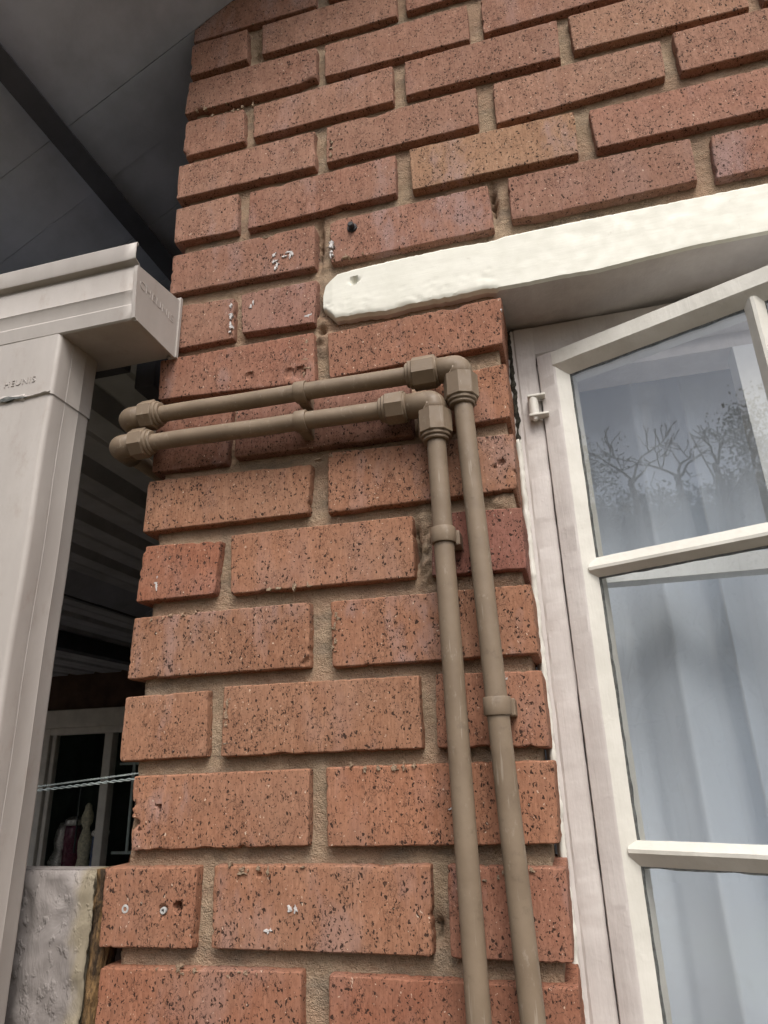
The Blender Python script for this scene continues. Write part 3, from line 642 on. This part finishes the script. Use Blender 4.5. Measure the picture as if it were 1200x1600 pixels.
def duct(name,x0,x1,y0,y1,z0,z1,r,nzv,jit,par,dent=0):
    pr=[]
    for cx,cy,a0 in ((x1-r,y0+r,-90),(x1-r,y1-r,0),(x0+r,y1-r,90),(x0+r,y0+r,180)):
        for q in range(5): a=math.radians(a0+q*22.5); pr.append((cx+r*math.cos(a),cy+r*math.sin(a)))
    # side seams: a pressed groove and a raised rib on the +X face
    out=[]
    for i,p in enumerate(pr):
        out.append(p)
        if i==4:
            for yy,o in ((y0+.024,0),(y0+.0248,-.0007),(y0+.0256,0),(y0+.049,0),(y0+.0500,.0005),(y0+.0512,0)): out.append((x1+o,yy))
    V=[];F=[];m=len(out)
    for j in range(nzv+1):
        z=z0+(z1-z0)*j/nzv
        for i,(x,y) in enumerate(out): V.append((x+jit*nz(z*9,y*12,1.),y+jit*1.4*nz(x*14,z*7,5.),z))
        if j:
            for i in range(m): c0=(j-1)*m; F.append((c0+i,c0+(i+1)%m,c0+m+(i+1)%m,c0+m+i))
    return sharp(mesh_obj(name,V,F,'gutter',par),40)
duct('pipe_shaft',-.188,-.0868,-.0945,-.0205,-1.3,.706,.006,90,.0009,dp)
ol=duct('outlet_collar',-.1890,-.0855,-.0958,-.0195,.700,.789,.0055,20,.0005,dp)
letters('HEUNIS',.0125,lambda c:(-.160+c.x,-.0962-c.z,.7195+c.y+c.x*.02),'gutter',ol,.0004)
# torn strip of paint and sealant along the joint
V=[];F=[]; n=60
for j in range(n+1):
    x=-.188+.100*j/n; w_=.0035*(.5+abs(nz(x*60,3.)))*(1.6 if x<-.125 else .5); zc=.7010+.0025*nz(x*30,8.)
    V+=[(x,-.0950,zc+w_+.002),(x,-.0978-.0016*abs(nz(x*90,2.)),zc+w_*.3),(x,-.0972-.001*abs(nz(x*70,5.)),zc-w_*.6),(x,-.0942,zc-w_-.001)]
    if j: q=4*(j-1); F+=[(q+i,q+i+1,q+5+i,q+4+i) for i in range(3)]
mesh_obj('peeling_paint',V,F,'gutter',ol)
V=[];F=[]
for j in range(41):
    x=-.188+.068*j/40; h=.0028*max(0.05,(.6+1.2*nz(x*50,6.)))*min(1,(40-j)/8); zc=.7000+.0025*nz(x*30,8.)
    V+=[(x,-.0981,zc+h),(x,-.0981,zc-h),(x,-.0935,zc-h),(x,-.0935,zc+h)]
    if j: q=4*(j-1); F+=[(q+i,q+(i+1)%4,q+4+(i+1)%4,q+4+i) for i in range(4)]
mesh_obj('paint_crack',V,F,'putty',ol)

# ------------------------------------------------------------------ roofs
SL=.64; Z0=1.452
roof=thing('house_roof','dark underside of the boarded house roof above the veranda gutter','roof',(0,.3,1.45))
def rz(x): return Z0+SL*x
EDG=[-.21,.0]+[.118+.125*j for j in range(15)]
for yb,ye in zip(EDG,EDG[1:]):
    y0,y1=yb+.0006,ye-.0006; xr=1.3 if y1<.005 else .02; dz=R.uniform(-.0015,.0015)
    V=[];F=[]; xs=[-1.02+ (xr+1.02)*j/12 for j in range(13)]
    for x in xs:
        z=rz(x)+dz+.0012*nz(x*3,yb*20); V+=[(x,y0,z),(x,y1,z),(x,y1,z+.018),(x,y0,z+.018)]
    for j in range(12): q=4*j; F+=[(q+i,q+(i+1)%4,q+4+(i+1)%4,q+4+i) for i in range(4)]
    F+=[(0,1,2,3),tuple(48+i for i in range(4))]
    mesh_obj('board',V,F,'roof',roof)
V=[];F=[]
V=[(-1.05,-.21,rz(-1.05)+.022),(1.35,-.21,rz(1.35)+.022),(1.35,2.0,rz(1.35)+.022),(-1.05,2.0,rz(-1.05)+.022),(-1.05,-.21,rz(-1.05)+.05),(1.35,-.21,rz(1.35)+.05),(1.35,2.0,rz(1.35)+.05),(-1.05,2.0,rz(-1.05)+.05)]
mesh_obj('roof_covering',V,[(0,1,2,3),(4,5,6,7),(0,1,5,4),(1,2,6,5),(2,3,7,6),(3,0,4,7)],'darkwood',roof)
for xc in (-.245,-.70):
    V=[];F=[]; nrm=Vector((-SL,0,1)).normalized(); al_=Vector((1,0,SL)).normalized()
    for y in (-.205,1.95):
        for a,b_ in ((-.018,.0),(.018,.0),(.018,-.042),(-.018,-.042)):
            q=Vector((xc,y,rz(xc)-.0015))+al_*a+nrm*b_; V.append(tuple(q))
    F=[(0,1,2,3),(4,5,6,7)]+[(i,(i+1)%4,4+(i+1)%4,4+i) for i in range(4)]
    mesh_obj('purlin',V,F,'darkwood',roof)
ver=thing('veranda_roof','ribbed metal veranda roof seen from below between downpipe and bricks','roof',(-1.3,1.5,.84))
prof=[];x=-4.0; 
while x<-.02:
    prof+=[(x,.0),(x+.060,.0),(x+.068,.004),(x+.076,.0),(x+.128,.0),(x+.146,.034),(x+.176,.034),(x+.1905,.0)]; x+=.1905
prof=[(min(px_,-.012),q) for px_,q in prof]
V=[];F=[];m=len(prof); ys=[.025,.8,1.6,2.4,3.2]
for j,y in enumerate(ys):
    for px_,q in prof: V.append((px_,y,.850+q+.004*nz(px_,y,2.)))
    if j:
        for i in range(m-1):
            c0=(j-1)*m
            if prof[i+1][0]>prof[i][0]+1e-5: F.append((c0+i,c0+i+1,c0+m+i+1,c0+m+i))
o=mesh_obj('ribbed_sheet',V,F,'sheet',ver); sm=o.modifiers.new('thick','SOLIDIFY'); sm.thickness=.001
boxobj('rafter',(-.066,-.034,.035,3.0,.776,.848),'darkwood',ver,.002)
boxobj('rafter',(-1.66,-1.60,.035,3.0,.776,.848),'darkwood',ver,.002)
boxobj('eave_beam',(-4.0,-.070,.006,.030,.800,.895),'darkwood',ver,.002)

# ------------------------------------------------------------------ veranda: low wall, wire, back wall with window
lw=thing('low_wall','low roughly plastered grey veranda wall with yellowed edge beside the bricks','wall',(-.6,.02,-1.3))
V=[];F=[]; xs=[-.33+.0046*j for j in range(69)]; zs=[-.10+.0046*j for j in range(57)]
for z in zs:
    for x in xs:
        y=.003+.0032*nz(x*38,z*38,2.)+.0022*nz(x*95,z*70,6.)+.0012*nz(x*200,z*200,1.)
        zz=min(z,.1590)+(.0012*nz(x*40,9.) if z>.15 else 0)
        if z>.156: y+=.003
        V.append((x+(.003*nz(z*50,4.)+.002*nz(z*140,2.)-.004 if x>-.021 else 0),y,zz))
nX=len(xs)
for j in range(len(zs)-1):
    for i in range(nX-1): a=j*nX+i; F.append((a,a+1,a+nX+1,a+nX))
mesh_obj('plaster_face',V,F,'plaster',lw,smooth=True)
V=[];F=[]; box(V,F,-.33,-.020,.012,.034,-.10,.1580); box(V,F,-4.0,-.33,.003,.034,-1.3,.1590); box(V,F,-.33,-.020,.004,.034,-1.3,-.10); mesh_obj('wall_body',V,F,'plaster',lw)
V=[];F=[]
for j in range(81):
    z=-.25+.409*j/80; a=-.0215+.002*nz(z*70,1.)+.001*nz(z*200,3.); b_=-.0085+.0022*nz(z*55,5.)+.0015*nz(z*180,2.)
    V+=[(a,.006+.003*nz(z*60,7.),z),((a+b_)/2,.0045+.005*nz(z*80,8.),z),(b_,.010+.004*nz(z*90,9.),z),(b_,.034,z),(a,.034,z)]
    if j: q=5*(j-1); F+=[(q+i,q+(i+1)%5,q+5+(i+1)%5,q+5+i) for i in range(5)]
F+=[tuple(range(5)),tuple(400+i for i in range(5))]
ob=mesh_obj('rotten_strip',V,F,'rot',lw,smooth=True); ob['label']='crumbling brown timber strip between plaster and bricks'
wr=thing('twisted_wire','pair of twisted galvanised fence wires strung across the veranda opening','wire',(-.6,.12,.2))
for (z0,z1,hr,r,per) in ((.2423,.2538,.0008,.00055,.010),(.2375,.2475,.0012,.00085,.022)):
    for ph in (0,math.pi):
        pth=[]; n=700
        for j in range(n+1):
            x=-1.35+1.30*j/n; zc=z0+(z1-z0)*(x+.2045)/.1365; a=2*math.pi*x/per+ph
            if x<-.2045: zc=z0-.0015*(-.2045-x)*20*.5
            pth.append(Vector((x,.12+hr*math.cos(a),zc+hr*math.sin(a))))
        vs,fs=sweep(pth,[r]*len(pth),6); mesh_obj('wire_strand',vs,fs,'wire',wr,smooth=True)
BY=3.0
bw=thing('veranda_back_wall','dim far wall at the back of the veranda around the window','wall',(-2,3.1,-1.3))
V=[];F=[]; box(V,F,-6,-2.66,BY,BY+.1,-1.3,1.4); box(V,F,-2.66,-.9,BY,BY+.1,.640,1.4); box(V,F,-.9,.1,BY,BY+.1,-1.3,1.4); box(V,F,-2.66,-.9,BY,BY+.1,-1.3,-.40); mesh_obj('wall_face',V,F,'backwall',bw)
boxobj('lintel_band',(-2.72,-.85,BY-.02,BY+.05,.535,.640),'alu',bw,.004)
V=[];F=[]; box(V,F,-6,.1,.04,BY,-1.34,-1.18); tag(mesh_obj('veranda_floor',V,F,'plaster'),kind='structure')
fw=thing('veranda_window','grey framed window in the far veranda wall, dark behind its bars','window',(-1.8,3.05,-.4))
for d in ((-2.660,-2.610,BY+.0,BY+.06,-.40,.535),(-2.597,-2.570,BY+.012,BY+.05,-.40,.500),(-2.222,-2.168,BY,BY+.06,-.40,.495),(-1.75,-1.70,BY,BY+.06,-.40,.495),(-.95,-.90,BY,BY+.06,-.40,.495)):
    boxobj('frame_post',d,'alu',fw,.004)
boxobj('frame_head',(-2.610,-.95,BY,BY+.06,.495,.535),'alu',fw,.004); boxobj('frame_sill',(-2.610,-.95,BY-.02,BY+.06,-.44,-.40),'alu',fw,.004)
for a,b_ in ((-2.570,-2.222),(-2.168,-1.75),(-1.70,-.95)):
    boxobj('pane',(a,b_,BY+.030,BY+.034,-.40,.495),'farglass',fw)
for zc in (-.158,.318): boxobj('burglar_bar',(-2.15,-.95,BY+.07,BY+.082,zc-.007,zc+.007),'steel',fw)
for xc in (-2.045,-1.85,-1.62): boxobj('burglar_bar',(xc-.007,xc+.007,BY+.058,BY+.069,-.158,.50),'steel',fw)
boxobj('burglar_bar',(-2.405,-2.398,BY+.07,BY+.078,-.158,.20),'darkwood',fw)
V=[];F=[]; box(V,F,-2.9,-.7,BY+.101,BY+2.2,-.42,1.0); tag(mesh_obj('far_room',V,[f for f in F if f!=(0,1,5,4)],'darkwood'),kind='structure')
boxobj('inner_shelf',(-2.64,-.95,BY+.062,BY+.22,-.30,-.27),'alu',fw)
# ornaments on the inner sill
def ornament(name,label,cat,x,y,z,prof,mat,capmat=None,capprof=None,wob=.0):
    t=thing(name,label,cat,(x,y,z),'ornaments on the far window sill')
    n=14; V=[];F=[]
    for j,(h,r) in enumerate(prof):
        for s in range(n):
            a=2*math.pi*s/n; q=r*(1+wob*nz(math.cos(a)*2,math.sin(a)*2,h*40)); V.append((x+q*math.cos(a),y+q*math.sin(a),z+h))
        if j: F+=[((j-1)*n+s,(j-1)*n+(s+1)%n,j*n+(s+1)%n,j*n+s) for s in range(n)]
    F+=[tuple(range(n)),tuple((len(prof)-1)*n+s for s in range(n))]
    mesh_obj('body',V,F,mat,t,smooth=True)
    if capprof: lathe('lid',(x,y,z),(0,0,1),capprof,capmat,t,14)
    return t
zo=-.27; yo=BY+.13
ornament('ornament','crumpled silver ornament nearest the left frame of the far window','ornament',-2.570+.035,yo,zo,[(0,.030),(.06,.040),(.12,.034),(.17,.042),(.23,.030),(.27,.014)],'silver',wob=.8)
ornament('jar','plum coloured jar with pale lid in the far window','jar',-2.465,yo,zo,[(0,.042),(.01,.046),(.18,.048),(.24,.046),(.26,.040)],'purple','silver',[(.255,.046),(.262,.052),(.285,.052),(.300,.030),(.305,.001)])
ornament('figurine','tall pale figurine on the far window sill','figurine',-2.375,yo,zo,[(0,.036),(.04,.040),(.08,.030),(.12,.036),(.17,.038),(.21,.026),(.24,.018),(.27,.030),(.30,.034),(.32,.026),(.34,.020),(.36,.018),(.375,.006)],'ivory',wob=.35)
ornament('jar','dark blue jar with silver lid in the far window','jar',-2.275,yo,zo,[(0,.040),(.01,.045),(.14,.046),(.19,.044),(.20,.040)],'blue','silver',[(.195,.044),(.202,.050),(.222,.050),(.236,.028),(.24,.001)])
ornament('pot','small orange pot beyond the barred pane of the far window','pot',-2.035,yo+.05,zo,[(0,.030),(.02,.045),(.06,.058),(.09,.055),(.105,.045),(.11,.05)],'orange')

# ------------------------------------------------------------------ trees across the yard, mirrored in the panes
def limb(V,F,p,d,L,r,lvl,rr,tips):
    n=5; pts=[Vector(p)]; dd=Vector(d)
    for j in range(n):
        dd=(dd+Vector((rr.gauss(0,.22),rr.gauss(0,.22),rr.gauss(.03,.13)))).normalized(); pts.append(pts[-1]+dd*L/n)
    b=len(V); vs,fs=sweep(pts,[max(.0075,r*(1-.55*j/n)) for j in range(n+1)],5); V+=vs; F+=[tuple(b+i for i in f) for f in fs]
    tips.append(pts[-1]); 
    if lvl>0:
        for q in range(3 if lvl>1 else 4):
            s=rr.choice(pts[2:]); nd=(dd+Vector((rr.gauss(0,.55),rr.gauss(0,.55),rr.gauss(.1,.35)))).normalized()
            limb(V,F,s,nd,L*rr.uniform(.5,.75),r*.5,lvl-1,rr,tips)
def tree(label,az,dist,ztop,rad,nleaf,seed):
    rr=random.Random(seed); a=math.radians(az); x=.5-dist*math.sin(a); y=-dist*math.cos(a)
    t=thing('tree',label,'tree',(x,y,-1.3),'trees across the yard'); V=[];F=[];tips=[]
    H=ztop+1.3
    limb(V,F,(x,y,-1.3),(0,0,1),H*.5,.13,3 if nleaf else 4,rr,tips)
    zmax=max(v[2] for v in V); k=(H-.0)/(zmax+1.3) if not nleaf else (H*.93)/(zmax+1.3)
    V=[(x+(v[0]-x)*(1.0),y+(v[1]-y),-1.3+(v[2]+1.3)*k) for v in V]
    mesh_obj('trunk',V,F,'bark',t,smooth=True)
    if nleaf:
        V=[];F=[]; cl=[]
        for _ in range(46):
            an=rr.uniform(0,6.283); e=rr.random()**.6; zc=rr.uniform(.62,1.0); w_=math.sin(min(1,(1.02-zc)*1.9+.12)*1.57)
            cl.append((x+rad*e*w_*math.cos(an),y+rad*e*w_*math.sin(an),-1.3+H*zc,rr.uniform(.22,.55)))
        for j in range(nleaf):
            cx,cy,cz,cr=rr.choice(cl); p=Vector((cx+rr.gauss(0,cr*.5),cy+rr.gauss(0,cr*.5),min(cz+rr.gauss(0,cr*.45),ztop+.25)))
            u=Vector((rr.gauss(0,1),rr.gauss(0,1),rr.gauss(0,1))).normalized(); v=u.cross(Vector((rr.gauss(0,1),rr.gauss(0,1),rr.gauss(0,1)))).normalized(); s=rr.uniform(.016,.036)
            b=len(V); V+=[tuple(p-u*s),tuple(p+v*s*.55),tuple(p+u*s),tuple(p-v*s*.55)]; F.append((b,b+1,b+2,b+3))
        mesh_obj('crown',V,F,'leaf',t)
hd=thing('hedge','dense dark bank of shrubs mirrored across the window panes','hedge',(-6,-8,-1.3)); V=[];F=[]; na=90; nh=10
def hp(az,h,dist): a=math.radians(az); return (.5-dist*math.sin(a),-dist*math.cos(a),h)
def htop(az): return 4.22+.30*nz(az*.23,1.)+.22*nz(az*.7,4.)+.14*nz(az*2.1,7.)
for j in range(na+1):
    az=8+56*j/na
    for i in range(nh+1):
        f=i/nh; V.append(hp(az,-1.3+(htop(az)+1.3)*f,10.2+.9*(f**3)+.35*nz(az*.9,f*5)+.2*nz(az*2.5,f*11)))
    for i in range(3): V.append(hp(az,htop(az)-(htop(az)+1.3)*i/2,12.0))
m=nh+4
for j in range(na):
    for i in range(m): F.append((j*m+i,j*m+(i+1)%m,(j+1)*m+(i+1)%m,(j+1)*m+i))
F+=[tuple(range(m)),tuple(na*m+i for i in range(m))]
mesh_obj('shrub_mass',V,F,'leaf',hd)
rr=random.Random(5); V=[];F=[]
for _ in range(15000):
    az=rr.uniform(14,58); t_=htop(az); h=min(t_+abs(rr.gauss(0,.13))-.05,t_+.4) if rr.random()<.6 else rr.uniform(-.5,t_)
    p=Vector(hp(az,h,rr.uniform(9.9,10.4) if h<t_-.2 else rr.uniform(10.3,11.6))); u=Vector((rr.gauss(0,1),rr.gauss(0,1),rr.gauss(0,1))).normalized(); v=u.cross(Vector((rr.gauss(0,1),rr.gauss(0,1),rr.gauss(0,1)))).normalized(); s=rr.uniform(.022,.055)
    b=len(V); V+=[tuple(p-u*s),tuple(p+v*s*.55),tuple(p+u*s),tuple(p-v*s*.55)]; F.append((b,b+1,b+2,b+3))
mesh_obj('shrub_leaves',V,F,'leaf',hd)
TREES=[('leafy tree mirrored at the left edge of the upper pane',42.5,9.6,4.75,.75,6000,1),('tall leafy tree mirrored beside the pale inner bar',28,9.6,5.0,.8,6000,5)]
for q in TREES: tree(*q)
def bare_tree(label,az,dist,zf,L,forks,seed):
    rr=random.Random(seed); a=math.radians(az); x=.5-dist*math.sin(a); y=-dist*math.cos(a); lat=Vector((math.cos(a),-math.sin(a),0))
    t=thing('tree',label,'tree',(x,y,-1.3),'trees across the yard'); V=[];F=[];tips=[]
    vs,fs=sweep([Vector((x+.05*math.sin(j*1.3),y,-1.3+(zf+1.3)*j/8)) for j in range(9)],[.075-.004*j for j in range(9)],7); V+=vs; F+=fs
    for dx,sc in forks: limb(V,F,(x,y,zf-.03),(lat*dx+Vector((0,0,1))).normalized(),L*sc,.024,2,rr,tips)
    mesh_obj('trunk',V,F,'bark',t,smooth=True)
bare_tree('bare tree with thin branches mirrored left of the forked branches',38.6,9.2,4.15,.60,((-.6,1),(.35,1.1),(.9,.7)),11)
bare_tree('bare forked tree mirrored in the middle of the upper pane',34.6,9.0,4.0,.66,((-.75,1.1),(.28,1.2),(.7,.6)),12)
bare_tree('bare tree mirrored right of the forked branches',31.4,9.2,4.15,.50,((-.2,1),(.3,.8)),15)
